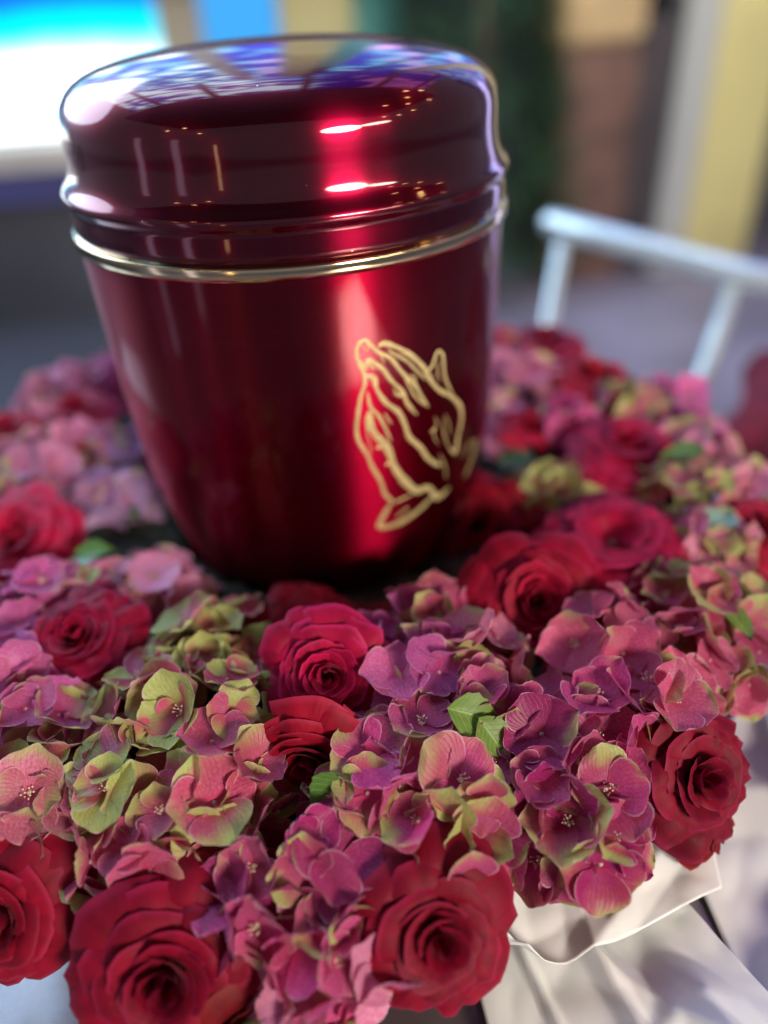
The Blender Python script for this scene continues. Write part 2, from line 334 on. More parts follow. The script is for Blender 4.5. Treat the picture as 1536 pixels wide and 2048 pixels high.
# dark evergreen behind the urn, right of the drape: trunk + foliage
def evergreen():
    base = Vector((0.67, WY - 0.12, FLOOR_Z))
    r = tag(empty('evergreen_tree', base), "tall dark green conifer standing out of focus behind the urn", 'tree')
    link('trunk', tube_mesh('trunk', [(0, 0, 0), (0.01, 0, .8), (0, 0, 1.7)], [.035, .025, .01], M_BROWN), r)
    vv, ff = [], []
    rg = random.Random(3)
    for k in range(9000):
        h = rg.random() ** 0.9; rad = (0.36 * (1 - h) ** 0.7 + 0.05) * (0.5 + 0.5 * rg.random() ** .5)
        a = rg.random() * 2 * PI; c = Vector((rad * math.cos(a), 0.45 * rad * math.sin(a), 0.12 + h * 1.75))
        d = Vector((math.cos(a), 0.5 * math.sin(a), rg.uniform(-.5, .3))).normalized(); s = Vector((-d.y, d.x, rg.uniform(-.4, .4))) * 0.007
        L = rg.uniform(.03, .06); n = len(vv)
        vv += [c - s, c + s, c + d * L]; ff.append((n, n + 1, n + 2))
    o = link('crown', mesh('crown', vv, ff, simple("conifer_needles", (0.045, 0.13, 0.055), .6, scale=5, noise_amt=.6)), r); tag(o, kind='stuff')
evergreen()
cb = tag(empty('wooden_cabinet', (1.15, WY, FLOOR_Z)), "brown wooden cabinet with a tan top section behind the right side", 'cabinet')
child_box('cabinet_body', cb, 0.97, 1.26, WY - .05, WY + .25, FLOOR_Z + .002, -0.135, M_BROWN, .01)
child_box('side_panel', cb, 1.262, 1.40, WY - .03, WY + .25, FLOOR_Z + .002, -0.06, M_DARKBROWN, .01)
child_box('top_section', cb, 0.93, 1.258, WY - .07, WY + .25, -0.133, 0.35, M_TAN, .02)
pg_ = wall_piece('pillar', 1.405, 1.53, FLOOR_Z, 2.98, WY - .05, WY + .1, M_GREY, "pale grey post beside the yellow pillar at the right", 'pillar')
wall_piece('pillar', 1.535, 1.80, FLOOR_Z, 2.98, WY - .04, WY + .15, M_YELLOW, "broad yellow pillar at the right edge of the picture", 'pillar')

# table
TX0, TX1, TY0, TY1 = -0.46, 0.31, -0.62, 0.22
tb = tag(empty('table', (-.1, -.15, FLOOR_Z)), "grey satin metal table under the wreath and the white paper", 'table')
child_box('tabletop', tb, TX0, TX1, TY0, TY1, TABLE_Z - 0.03, TABLE_Z, M_TABLE, .004)
for x in (TX0 + .06, TX1 - .06):
    for y in (TY0 + .06, TY1 - .06):
        child_box('leg', tb, x - .025, x + .025, y - .025, y + .025, FLOOR_Z + .001, TABLE_Z - .031, M_DARKBROWN)

# pale metal chair behind
ch = tag(empty('metal_chair', (0.37, 0.40, FLOOR_Z)), "pale metal chair with a flat top rail and slanting posts behind the wreath", 'chair')
def rel(root, pts): return [Vector(p) - root.location for p in pts]
def ray(x, y, z):
    d = FW + RT * ((x - 768) / 1514.8) - UP * ((y - 1024) / 1514.8); return CAM + d * ((z - CAM.z) / d.z)
CH_L, CH_R = Vector((0.300, 0.545, -0.163)), Vector((0.560, 0.220, -0.196))
link('top_rail', tube_mesh('top_rail', rel(ch, [CH_L + (CH_R - CH_L) * s for s in (-.0, .02, .3, .6, 1)]), [.010, .015, .015, .015, .015], M_CHAIR, 16, .95), ch)
POSTS = [((0.311, 0.512, -0.18), (0.235, 0.40, -0.62)), ((0.445, 0.355, -0.19), (0.300, 0.215, -0.62))]
for a, b in POSTS:
    link('back_post', tube_mesh('back_post', rel(ch, [a, (Vector(a) + Vector(b)) / 2, b]), .0085, M_CHAIR), ch)

# out-of-focus crimson bundle at the right edge
def bundle():
    v = []; nu, nv = 40, 20
    for j in range(nv):
        th = PI * j / (nv - 1)
        for i in range(nu):
            a = 2 * PI * i / nu; d = Vector((math.sin(th) * math.cos(a), math.sin(th) * math.sin(a), math.cos(th)))
            k = 1 + .25 * noise.noise(d * 3); v.append((d.x * .16 * k, d.y * .15 * k, .145 + d.z * .12 * k))
    return mesh('crimson_bundle', v, grid_faces(nu, nv, True), M_RED)
st = tag(empty('low_stool', (0.57, 0.20, FLOOR_Z)), "low dark stool behind the chair under the crimson bundle", 'stool')
child_box('seat', st, .42, .72, .05, .35, -.495, -.455, M_DARKBROWN, .01)
for x in (.45, .69):
    for y in (.08, .32): child_box('leg', st, x - .015, x + .015, y - .015, y + .015, FLOOR_Z + .001, -.496, M_DARKBROWN)
o = link('crimson_bundle', bundle()); o.location = (.56, .20, -.475); tag(o, "out-of-focus crimson cloth bundle at the far right behind the wreath", 'bundle')

# ------------------------------------------------------------------ urn
ZB = TABLE_Z
BODY = [(ZB + .001, 0.0), (ZB + .001, .052), (-.211, .0545), (-.206, .0545), (-.200, .0555), (-.193, .066), (-.185, .0735), (-.178, .0775), (-.17, .0805), (-.16, .0838), (-.15, .0864), (-.14, .0888), (-.13, .0905), (-.115, .0928),
        (-.10, .0943), (-.075, .0955), (-.05, .0964), (-.03, .0970), (-.003, .0974)]
LID = [(.0022, .0960), (.0022, .0981), (.006, .0981), (.010, .0980), (.0122, .0978), (.0136, .0978), (.0148, .0984), (.0160, .0990), (.0172, .0993), (.0184, .0991), (.0196, .0983), (.0210, .0970), (.0228, .0958), (.025, .0949), (.028, .0943), (.032, .0939),
       (.036, .0938), (.040, .0938), (.0435, .0935), (.047, .0927), (.0505, .0910), (.0540, .0882), (.0568, .0848), (.0592, .0802), (.0613, .0742),
       (.0632, .0662), (.0648, .0570), (.0661, .0460), (.0671, .0340), (.0678, .0220), (.0681, .011), (.0682, 0.0005)]
urn = tag(empty('urn', (0, 0, ZB)), "glossy dark red funeral urn with domed lid, gold band and praying hands", 'urn')
def lathe_part(name, prof, m, par=urn, n=192):
    o = link(name, lathe(name, [(z - ZB, r) for z, r in prof], m, n), par); return o
body = lathe_part('body', BODY, M_URN)
lid = lathe_part('lid', LID, M_LID)
band = lathe_part('gold_band', [(-.0032, .0966), (-.0032, .0985), (-.0029, .0990), (-.001, .0992), (.0012, .0992), (.0019, .0990), (.0021, .0984), (.0021, .0966)], M_GOLD)
STROKES = [([(13.1, -0.0299), (11.3, -0.032), (10.9, -0.0363), (11.5, -0.0402), (12.4, -0.0446), (12.5, -0.0489), (11.3, -0.0543), (10.3, -0.0619), (9.6, -0.0693), (9.9, -0.0752), (11.9, -0.083), (13.4, -0.0909), (15.4, -0.0987), (16.6, -0.1067), (19.3, -0.1133)], 0.0018), ([(13.1, -0.0299), (14.3, -0.0325), (16.6, -0.0369), (19.5, -0.0404), (21.5, -0.0455), (23.8, -0.0508), (26.3, -0.0556), (28.3, -0.0622), (30.5, -0.0687)], 0.00198), ([(16.4, -0.0342), (18.0, -0.0334), (21.6, -0.0367), (25.1, -0.0415), (28.9, -0.0486), (30.3, -0.0533), (34.1, -0.0621), (39.6, -0.0694), (43.9, -0.0778), (44.7, -0.0862), (43.3, -0.0931), (42.7, -0.1009), (39.5, -0.0965)], 0.00241), ([(18.8, -0.0364), (21.5, -0.0404), (23.8, -0.0433), (26.9, -0.0495), (29.6, -0.0549)], 0.00129), ([(30.3, -0.0548), (30.9, -0.0507), (31.9, -0.0498), (32.6, -0.0473), (33.8, -0.0441), (35.5, -0.0465), (36.0, -0.0522), (36.9, -0.0592), (40.0, -0.0686)], 0.00163), ([(33.9, -0.0485), (33.8, -0.0533), (34.5, -0.0588)], 0.00086), ([(11.6, -0.0379), (12.7, -0.0424), (13.6, -0.0391), (15.4, -0.0411), (17.5, -0.0447), (19.4, -0.0502), (22.6, -0.0571), (23.8, -0.0628), (26.7, -0.0701)], 0.00198), ([(12.6, -0.0456), (15.0, -0.0475), (15.4, -0.0524), (17.8, -0.0599), (21.3, -0.0661), (23.2, -0.0739), (24.5, -0.0806), (28.0, -0.0877), (31.0, -0.096), (35.5, -0.1035)], 0.00223), ([(13.0, -0.0529), (13.6, -0.0601), (15.7, -0.0655), (17.6, -0.0732), (18.8, -0.0791)], 0.00155), ([(13.3, -0.062), (13.1, -0.068), (14.4, -0.0738), (16.9, -0.0798), (18.4, -0.0855), (19.5, -0.0928), (22.5, -0.1022), (27.1, -0.1115), (31.5, -0.1129), (36.0, -0.1225), (41.4, -0.1212)], 0.00361), ([(14.5, -0.0809), (17.2, -0.081)], 0.00172), ([(17.1, -0.0909), (19.2, -0.0904)], 0.00172), ([(18.6, -0.1129), (16.3, -0.1194), (15.0, -0.1259), (19.5, -0.128), (24.6, -0.1267), (30.0, -0.1235), (34.0, -0.1195)], 0.00309), ([(55.8, -0.1049), (55.7, -0.1116), (53.2, -0.1177), (50.9, -0.1234)], 0.00275), ([(22.6, -0.0581), (19.9, -0.0568)], 0.00112), ([(17.2, -0.0647), (19.1, -0.0708)], 0.00129), ([(31.5, -0.0822), (33.4, -0.0813)], 0.00103), ([(39.5, -0.0965), (36.9, -0.0871), (36.2, -0.0783)], 0.00095), ([(12.3, -0.0318), (12.8, -0.0338), (14.0, -0.0346)], 0.0006), ([(11.7, -0.0357), (11.0, -0.0395), (11.8, -0.043)], 0.00052), ([(14.2, -0.0392), (14.0, -0.0415), (15.4, -0.0434)], 0.00112), ([(16.6, -0.0374), (17.8, -0.042)], 0.00095), ([(25.0, -0.05), (26.6, -0.0533), (25.4, -0.0566)], 0.00103), ([(23.2, -0.0501), (24.4, -0.0551), (26.3, -0.0611), (29.1, -0.0668)], 0.00103), ([(19.9, -0.0539), (21.4, -0.0585), (23.5, -0.0576)], 0.00095), ([(14.2, -0.0476), (15.2, -0.0509)], 0.00112), ([(32.9, -0.075), (33.8, -0.0794), (32.7, -0.0842), (34.9, -0.0913)], 0.0006), ([(26.5, -0.0829), (29.4, -0.0921), (33.1, -0.0987), (36.8, -0.104)], 0.00069), ([(35.1, -0.096), (37.9, -0.1054), (39.1, -0.1141)], 0.00077), ([(13.0, -0.0845), (12.9, -0.0785), (12.3, -0.0729), (12.2, -0.0677)], 0.0006), ([(19.6, -0.1135), (22.8, -0.113), (25.6, -0.1124)], 0.00095), ([(20.1, -0.1237), (23.0, -0.1209), (24.4, -0.12)], 0.00086), ([(47.7, -0.1083), (49.4, -0.1029), (55.8, -0.1049)], 0.00077), ([(36.9, -0.0761), (38.9, -0.083), (39.7, -0.0891)], 0.0006), ([(24.5, -0.0412), (22.7, -0.0399), (20.4, -0.0389)], 0.0006), ([(32.4, -0.0535), (31.7, -0.0556)], 0.0006)]
def body_r(z):
    for (z0, r0), (z1, r1) in zip(BODY[1:], BODY[2:]):
        if z0 <= z <= z1 and z1 > z0: return r0 + (r1 - r0) * (z - z0) / (z1 - z0)
    return .0974
def emblem():
    vv, ff = [], []
    for pts, wd in STROKES:
        # Catmull-Rom through the stroke's points (azimuth in degrees, height)
        P = [Vector((R_(a) * .094, z, 0)) for a, z in pts]; Q = []
        for k in range(len(P) - 1):
            p0, p1, p2, p3 = P[max(k - 1, 0)], P[k], P[k + 1], P[min(k + 2, len(P) - 1)]
            for s in range(5):
                t = s / 5; Q.append(.5 * ((2 * p1) + (p2 - p0) * t + (2 * p0 - 5 * p1 + 4 * p2 - p3) * t * t + (3 * p1 - p0 - 3 * p2 + p3) * t ** 3))
        Q.append(P[-1]); N = len(Q); base = len(vv); K = 5
        for k, q in enumerate(Q):
            tn = (Q[min(k + 1, N - 1)] - Q[max(k - 1, 0)]).normalized(); nn = Vector((-tn.y, tn.x, 0))
            e = min(1, .35 + .65 * min(k, N - 1 - k) / 3); ww = wd * .50 * e * (1 + .35 * noise.noise(Vector((q.x * 160, q.y * 160, wd * 999))))
            for i in range(K):
                s = i / (K - 1) * 2 - 1; p = q + nn * ww * s; az = p.x / .094; z = p.y
                r = body_r(z) + (.00012 if abs(s) < .9 else -.00004)
                vv.append((r * math.sin(az), -r * math.cos(az), z - ZB))
        ff += [tuple(base + x for x in f) for f in grid_faces(K, N)]
    return mesh('praying_hands_emblem', vv, ff, M_GOLD_INK)
o = link('praying_hands_emblem', emblem(), urn); o['label'] = "matt gold line emblem of two praying hands"

# ------------------------------------------------------------------ wreath base
def wreath():
    nu, nv = 96, 20; v = []
    for j in range(nv):
        b = 2 * PI * j / nv
        for i in range(nu):
            a = 2 * PI * i / nu; d = Vector((math.cos(a), math.sin(a), 0))
            k = 1 + .12 * noise.noise(Vector((math.cos(a) * 9, math.sin(a) * 9, b * 2)))
            rr = .153 + .078 * math.cos(b) * k; z = max(.001, .03 + .036 * math.sin(b) * k); v.append((d.x * rr, d.y * rr, z))
    f = grid_faces(nu, nv, True)
    for i in range(nu): a = (nv - 1) * nu + i; b = (nv - 1) * nu + (i + 1) % nu; f.append((a, b, (i + 1) % nu, i))
    o = link('wreath_base', mesh('wreath_base', v, f, M_MOSS)); o.location = (0, 0, TABLE_Z)
    tag(o, "dark round moss wreath base under the flowers round the urn", 'wreath')
wreath()

# ------------------------------------------------------------------ roses
def frame_for(n, spin=0.0):
    n = Vector(n).normalized(); q = Vector((0, 0, 1)).rotation_difference(n); return (q.to_matrix() @ Matrix.Rotation(spin, 3, 'Z')).to_4x4()
def rose_petal(t, phi, Rr, H, rg, openness, ruffle, npet_, NU=15, NV=11):
    """t 0 (heart) .. 1 (outermost); returns vertices in the rose's own frame"""
    wide = .28 * max(0, 1 - npet_ / 36)
    rim_r = Rr * (0.07 + 0.93 * t ** (0.95 - .2 * openness)) * rg.uniform(.94, 1.06); hw = 1.5 - 0.72 * t + wide + rg.uniform(-.15, .15)
    ztop = H * (0.92 - (0.25 + .45 * openness) * t ** 1.5) * rg.uniform(.95, 1.05); zb = H * (.12 - .1 * t)
    roll = Rr * (0.03 + 0.24 * t) * (1 + wide * 2) * rg.uniform(.7, 1.4); s1, s2, s3 = (rg.uniform(0, 50) for _ in range(3))
    tw = rg.uniform(-.10, .10) ; side = rg.choice((-1, 1)); point = rg.uniform(.0, .09) * Rr; dip = rg.uniform(-1, 1)
    vs, uvs = [], []
    for j in range(NV):
        v = j / (NV - 1)
        for i in range(NU):
            u = i / (NU - 1) * 2 - 1
            wv = min(1.0, .30 + 1.15 * v ** .7 - .45 * max(0, v - .72) ** 1.2 * 1.4)
            a = phi + u * hw * wv + tw * v
            bulge = v ** (.55 + .25 * (1 - t)) if t > .12 else v ** .4
            r = Rr * .05 + (rim_r - Rr * .05) * bulge
            r += side * u * (.045 * Rr + .03 * rim_r)                     # one side tucked under the neighbour
            z = zb + (ztop - zb) * (v ** (1.15 - .35 * t))
            drop = H * .26 * abs(u) ** 3.2 * (v ** 2) * (.55 + .6 * t)       # rounded outline
            z -= drop; r -= drop * .1 * t
            k = max(0.0, (v - .68) / .32)                                     # rim rolled outward
            kk = k * k * (3 - 2 * k)
            r += roll * kk * (.7 + .3 * math.cos(u * 2)); z -= roll * kk * k * (.55 + .6 * t)
            n1 = noise.noise(Vector((u * 1.6 + s1, v * 1.3, s2))); n2 = noise.noise(Vector((u * 4.2 + s2, v * 2, s3)))
            z += Rr * (.085 * n1 + .085 * ruffle * n2 * v) * v * (.4 + .8 * t); r += Rr * (.08 * n2 * v * v + .07 * n1 * v) * (.3 + t)
            z += point * math.exp(-(u * 3.2) ** 2) * kk * (1 - 1.4 * t); r += point * 1.0 * math.exp(-(u * 3.5) ** 2) * kk * t
            vs.append((r * math.cos(a), r * math.sin(a), z)); uvs.append((u, v))
    return vs, grid_faces(NU, NV), uvs
ROSE_GROUP = "red roses in the wreath round the urn"
def make_rose(p, n, R, color, label, npet=34, openness=.5, ruffle=1.0, seed=1, hk=.85, lift=.55, missing_heart=False):
    rg = random.Random(seed); H = R * hk; n = Vector(n).normalized(); root = empty('rose', Vector(p) - n * H * lift)
    root.rotation_euler = frame_for(n).to_euler(); tag(root, label, 'rose', ROSE_GROUP)
    phi = rg.uniform(0, 6)
    npet = int(npet * .92)
    for k in range(npet):
        t = (k / (npet - 1)) ** 1.08
        if missing_heart and t < .22: continue
        phi += 2.39996 if k > 5 else 2.1
        vs, fs, uvs = rose_petal(t, phi, R, H, rg, openness, ruffle, npet)
        me = mesh('petal', vs, fs, M_ROSE, True, uvs); o = link('petal', me, root)
        f = rg.uniform(.82, 1.18); o.color = (color[0] * f, color[1] * f, color[2] * f, 1)
    if missing_heart:
        for k in range(7):
            a = k * 2.4; r = R * .03 * math.sqrt(k); me = tube_mesh('stamen', [(r * .6 * math.cos(a), r * .6 * math.sin(a), H * .1), (r * math.cos(a), r * math.sin(a), H * .22)], R * .009, M_STAMEN, 5)
            link('stamen', me, root)
    else: link('calyx', tube_mesh('calyx', [(0, 0, -R * .22), (0, 0, -R * .1), (0, 0, H * .1)], [R * .12, R * .16, R * .22], M_STEM, 10), root)
    return root
def face(a_up, a_cam, a_r=0.0):
    toc = Vector((0, -.82, .57)); return Vector((0, 0, 1)) * a_up + toc * a_cam + Vector((1, 0, 0)) * a_r
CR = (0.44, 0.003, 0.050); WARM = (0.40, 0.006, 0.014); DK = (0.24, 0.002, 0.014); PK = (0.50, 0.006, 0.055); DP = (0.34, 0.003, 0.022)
ROSES = [
 ((-.007, -.176, -.128), face(.15, 1, .0), .0225, CR, "sharp crimson rose in the middle of the wreath, front and centre below the urn", 36, .35, 1.0, 11, .85, .5),
 ((-.017, -.205, -.140), face(-.5, 1, -.15), .0200, DP, "dark red rose tucked directly under the sharp central rose", 26, .6, 1.0, 12, .7, .6),
 ((-.108, -.137, -.128), face(.9, .5, -.1), .0235, (.32, .002, .032), "wide open dark crimson rose at the left among pale hydrangeas", 34, .75, 1.5, 13, .65, .5),
 ((-.066, -.258, -.164), face(.05, 1, .05), .0262, (.25, .0015, .021), "largest warm red rose at the bottom left with many folded petals", 31, .5, 1.0, 14, .8, .4),
 ((-.121, -.235, -.158), face(.0, 1, -.25), .0220, (.30, .003, .024), "velvety red rose cut by the left edge near the bottom", 24, .55, 1.0, 15, .8, .5),
 ((.019, -.262, -.158), face(.0, 1, .1), .0222, (.25, .0015, .020), "warm red rose at the bottom beside the white paper", 27, .45, .7, 16, .8, .45),
 ((.121, -.223, -.153), face(.1, 1, .30), .0225, (.22, .0012, .019), "deep red rose with ragged rims over the paper at right", 22, .5, 2.2, 17, .85, .45),
 ((.083, -.146, -.131), face(.25, 1, -.05), .0250, (.36, .002, .026), "full dark red rose just right of the urn's foot", 36, .4, .7, 18, .8, .55),
 ((.130, -.110, -.128), face(1, .1, -.05), .0345, PK, "flat wide open pinkish red rose with a hollow heart, right of the urn", 40, .95, 1.0, 19, .5, .6),
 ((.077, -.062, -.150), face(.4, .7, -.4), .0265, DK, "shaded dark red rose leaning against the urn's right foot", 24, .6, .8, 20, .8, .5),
 ((.169, -.032, -.128), face(1, .15, 0), .0310, PK, "blurred open pinkish red rose on the right behind the wide open rose", 32, .9, 1.0, 21, .5, .6),
 ((.127, .014, -.136), face(1, .1, 0), .0175, (.50, .006, .04), "small round bright crimson rose touching the urn's right side", 22, .3, .6, 22, .9, .6),
 ((.179, .051, -.126), face(1, .1, .1), .0260, (.46, .008, .03), "blurred red rose near the back of the wreath on the right", 28, .6, 1.0, 23, .8, .6),
 ((.167, .118, -.128), face(1, .1, 0), .0260, (.36, .01, .05), "farthest dark pink red rose at the top right of the wreath", 26, .6, 1.0, 24, .8, .6),
 ((.209, -.112, -.138), face(.8, .4, .3), .0240, (.40, .006, .03), "red rose cut by the right edge beside pale green buds", 28, .6, 1.2, 25, .8, .6),
 ((-.157, -.052, -.129), face(.7, .6, -.1), .0260, (.58, .008, .06), "bright pinkish red rose cut by the left edge beside the urn", 28, .6, 1.2, 26, .75, .6),
 ((-.153, .084, -.128), face(1, .2, 0), .0220, (.50, .010, .05), "blurred red rose at the back left close to the urn", 24, .6, 1.0, 27, .8, .6),
 ((-.195, .072, -.130), face(1, .2, 0), .0180, (.50, .010, .05), "smaller blurred red rose at the far back left edge", 22, .6, 1.0, 28, .8, .6),
 ((-.016, -.136, -.140), face(.9, .4, .1), .0260, (.30, .003, .018), "flattened dark red rose between the urn's foot and the central rose", 26, .85, 1.2, 29, .55, .6),
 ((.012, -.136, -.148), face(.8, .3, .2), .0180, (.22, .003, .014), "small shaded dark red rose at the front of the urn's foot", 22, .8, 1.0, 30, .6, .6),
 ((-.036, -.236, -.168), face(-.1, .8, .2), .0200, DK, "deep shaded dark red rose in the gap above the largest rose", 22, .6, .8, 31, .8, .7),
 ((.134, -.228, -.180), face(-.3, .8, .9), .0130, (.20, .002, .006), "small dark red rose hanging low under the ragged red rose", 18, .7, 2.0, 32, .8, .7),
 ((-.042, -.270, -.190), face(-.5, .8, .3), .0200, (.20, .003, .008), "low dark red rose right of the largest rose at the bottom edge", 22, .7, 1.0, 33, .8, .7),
]
for p, n, R, c, lab, npet, op, ruf, seed, hk, lift in ROSES:
    make_rose(p, n, R, c, lab, npet, op, ruf, seed, hk, lift, missing_heart=('hollow' in lab))

# ------------------------------------------------------------------ hydrangeas
def hyd_petal_mesh(seed):
    rg = random.Random(seed); NU, NV = 9, 8; vs, uvs = [], []
    cup = rg.uniform(.06, .36); tip = rg.uniform(-.35, .28); wd = rg.uniform(.50, .66); fold = rg.uniform(-.05, .12); s = rg.uniform(0, 40); sk = rg.uniform(-.12, .12)
    pt = rg.uniform(0, .05)
    for j in range(NV):
        v = j / (NV - 1)
        for i in range(NU):
            u = i / (NU - 1) * 2 - 1
            W = wd * (math.sin(PI * min(1, (v * .90 + .03)) ** .92)) ** .62 if v > 0 else .07
            x = W * u; y = .06 + .94 * (v - .10 * u * u * v ** 4) + pt * math.exp(-(u * 3) ** 2) * v ** 5
            x += sk * v * v
            z = cup * (x * x * 1.6 + .35 * v * v) + tip * max(0, v - .5) ** 2 * 1.4 + fold * abs(u) * v
            z += .10 * noise.noise(Vector((u * 1.4 + s, v * 1.8, s))) * v + .05 * noise.noise(Vector((u * 4 + s, v * 3, 9))) * v
            vs.append((x, y, z)); uvs.append((u, v))
    return mesh('petal', vs, grid_faces(NU, NV), M_HYD, True, uvs)
PETALS = [hyd_petal_mesh(100 + k) for k in range(14)]
def eye_mesh(seed, big):
    bm = bmesh.new(); rg = random.Random(seed)
    bmesh.ops.create_icosphere(bm, subdivisions=1, radius=.075)
    if big:
        for k in range(9):
            a = k * 2.4; r = .05 + .10 * math.sqrt(k / 9) ; h = rg.uniform(.10, .24)
            b0 = Matrix.Translation((r * math.cos(a), r * math.sin(a), h)); bmesh.ops.create_icosphere(bm, subdivisions=1, radius=.026, matrix=b0)
            bmesh.ops.create_cone(bm, segments=4, radius1=.010, radius2=.008, depth=h, matrix=Matrix.Translation((r * .8 * math.cos(a), r * .8 * math.sin(a), h / 2)))
    me = bpy.data.meshes.new('floret'); bm.to_mesh(me); bm.free(); me.polygons.foreach_set('use_smooth', [True] * len(me.polygons))
    me.materials.append(M_STAMEN if big else M_EYE); return me
EYES = [eye_mesh(1, False), eye_mesh(2, True), eye_mesh(3, True)]
NFL = [0]
def add_floret(root, loc, n, size, color, green, rg):
    eye = rg.choice(EYES + EYES[:1]); f = link('floret', eye, root)
    m = frame_for(n, rg.uniform(0, PI)); m.translation = Vector(loc) - root.location; f.matrix_local = m @ Matrix.Scale(size * .5, 4)
    NFL[0] += 1
    op = rg.uniform(.02, .50)
    for k in range(4):
        p = link('petal', rg.choice(PETALS), f)
        sc_ = rg.uniform(.82, 1.2)
        p.matrix_local = Matrix.Rotation(k * PI / 2 + rg.uniform(-.12, .12), 4, 'Z') @ Matrix.Translation((0, 0, .025 * (k % 2))) @ Matrix.Rotation(op * rg.uniform(.7, 1.3) + rg.uniform(-.12, .12), 4, 'X') @ Matrix.Scale(sc_, 4)
        b = rg.uniform(.85, 1.15); p.color = (color[0] * b, color[1] * b, color[2] * b, max(0, min(1, green + rg.uniform(-.15, .15))))
HYD_GROUP = "hydrangea heads in the wreath round the urn"
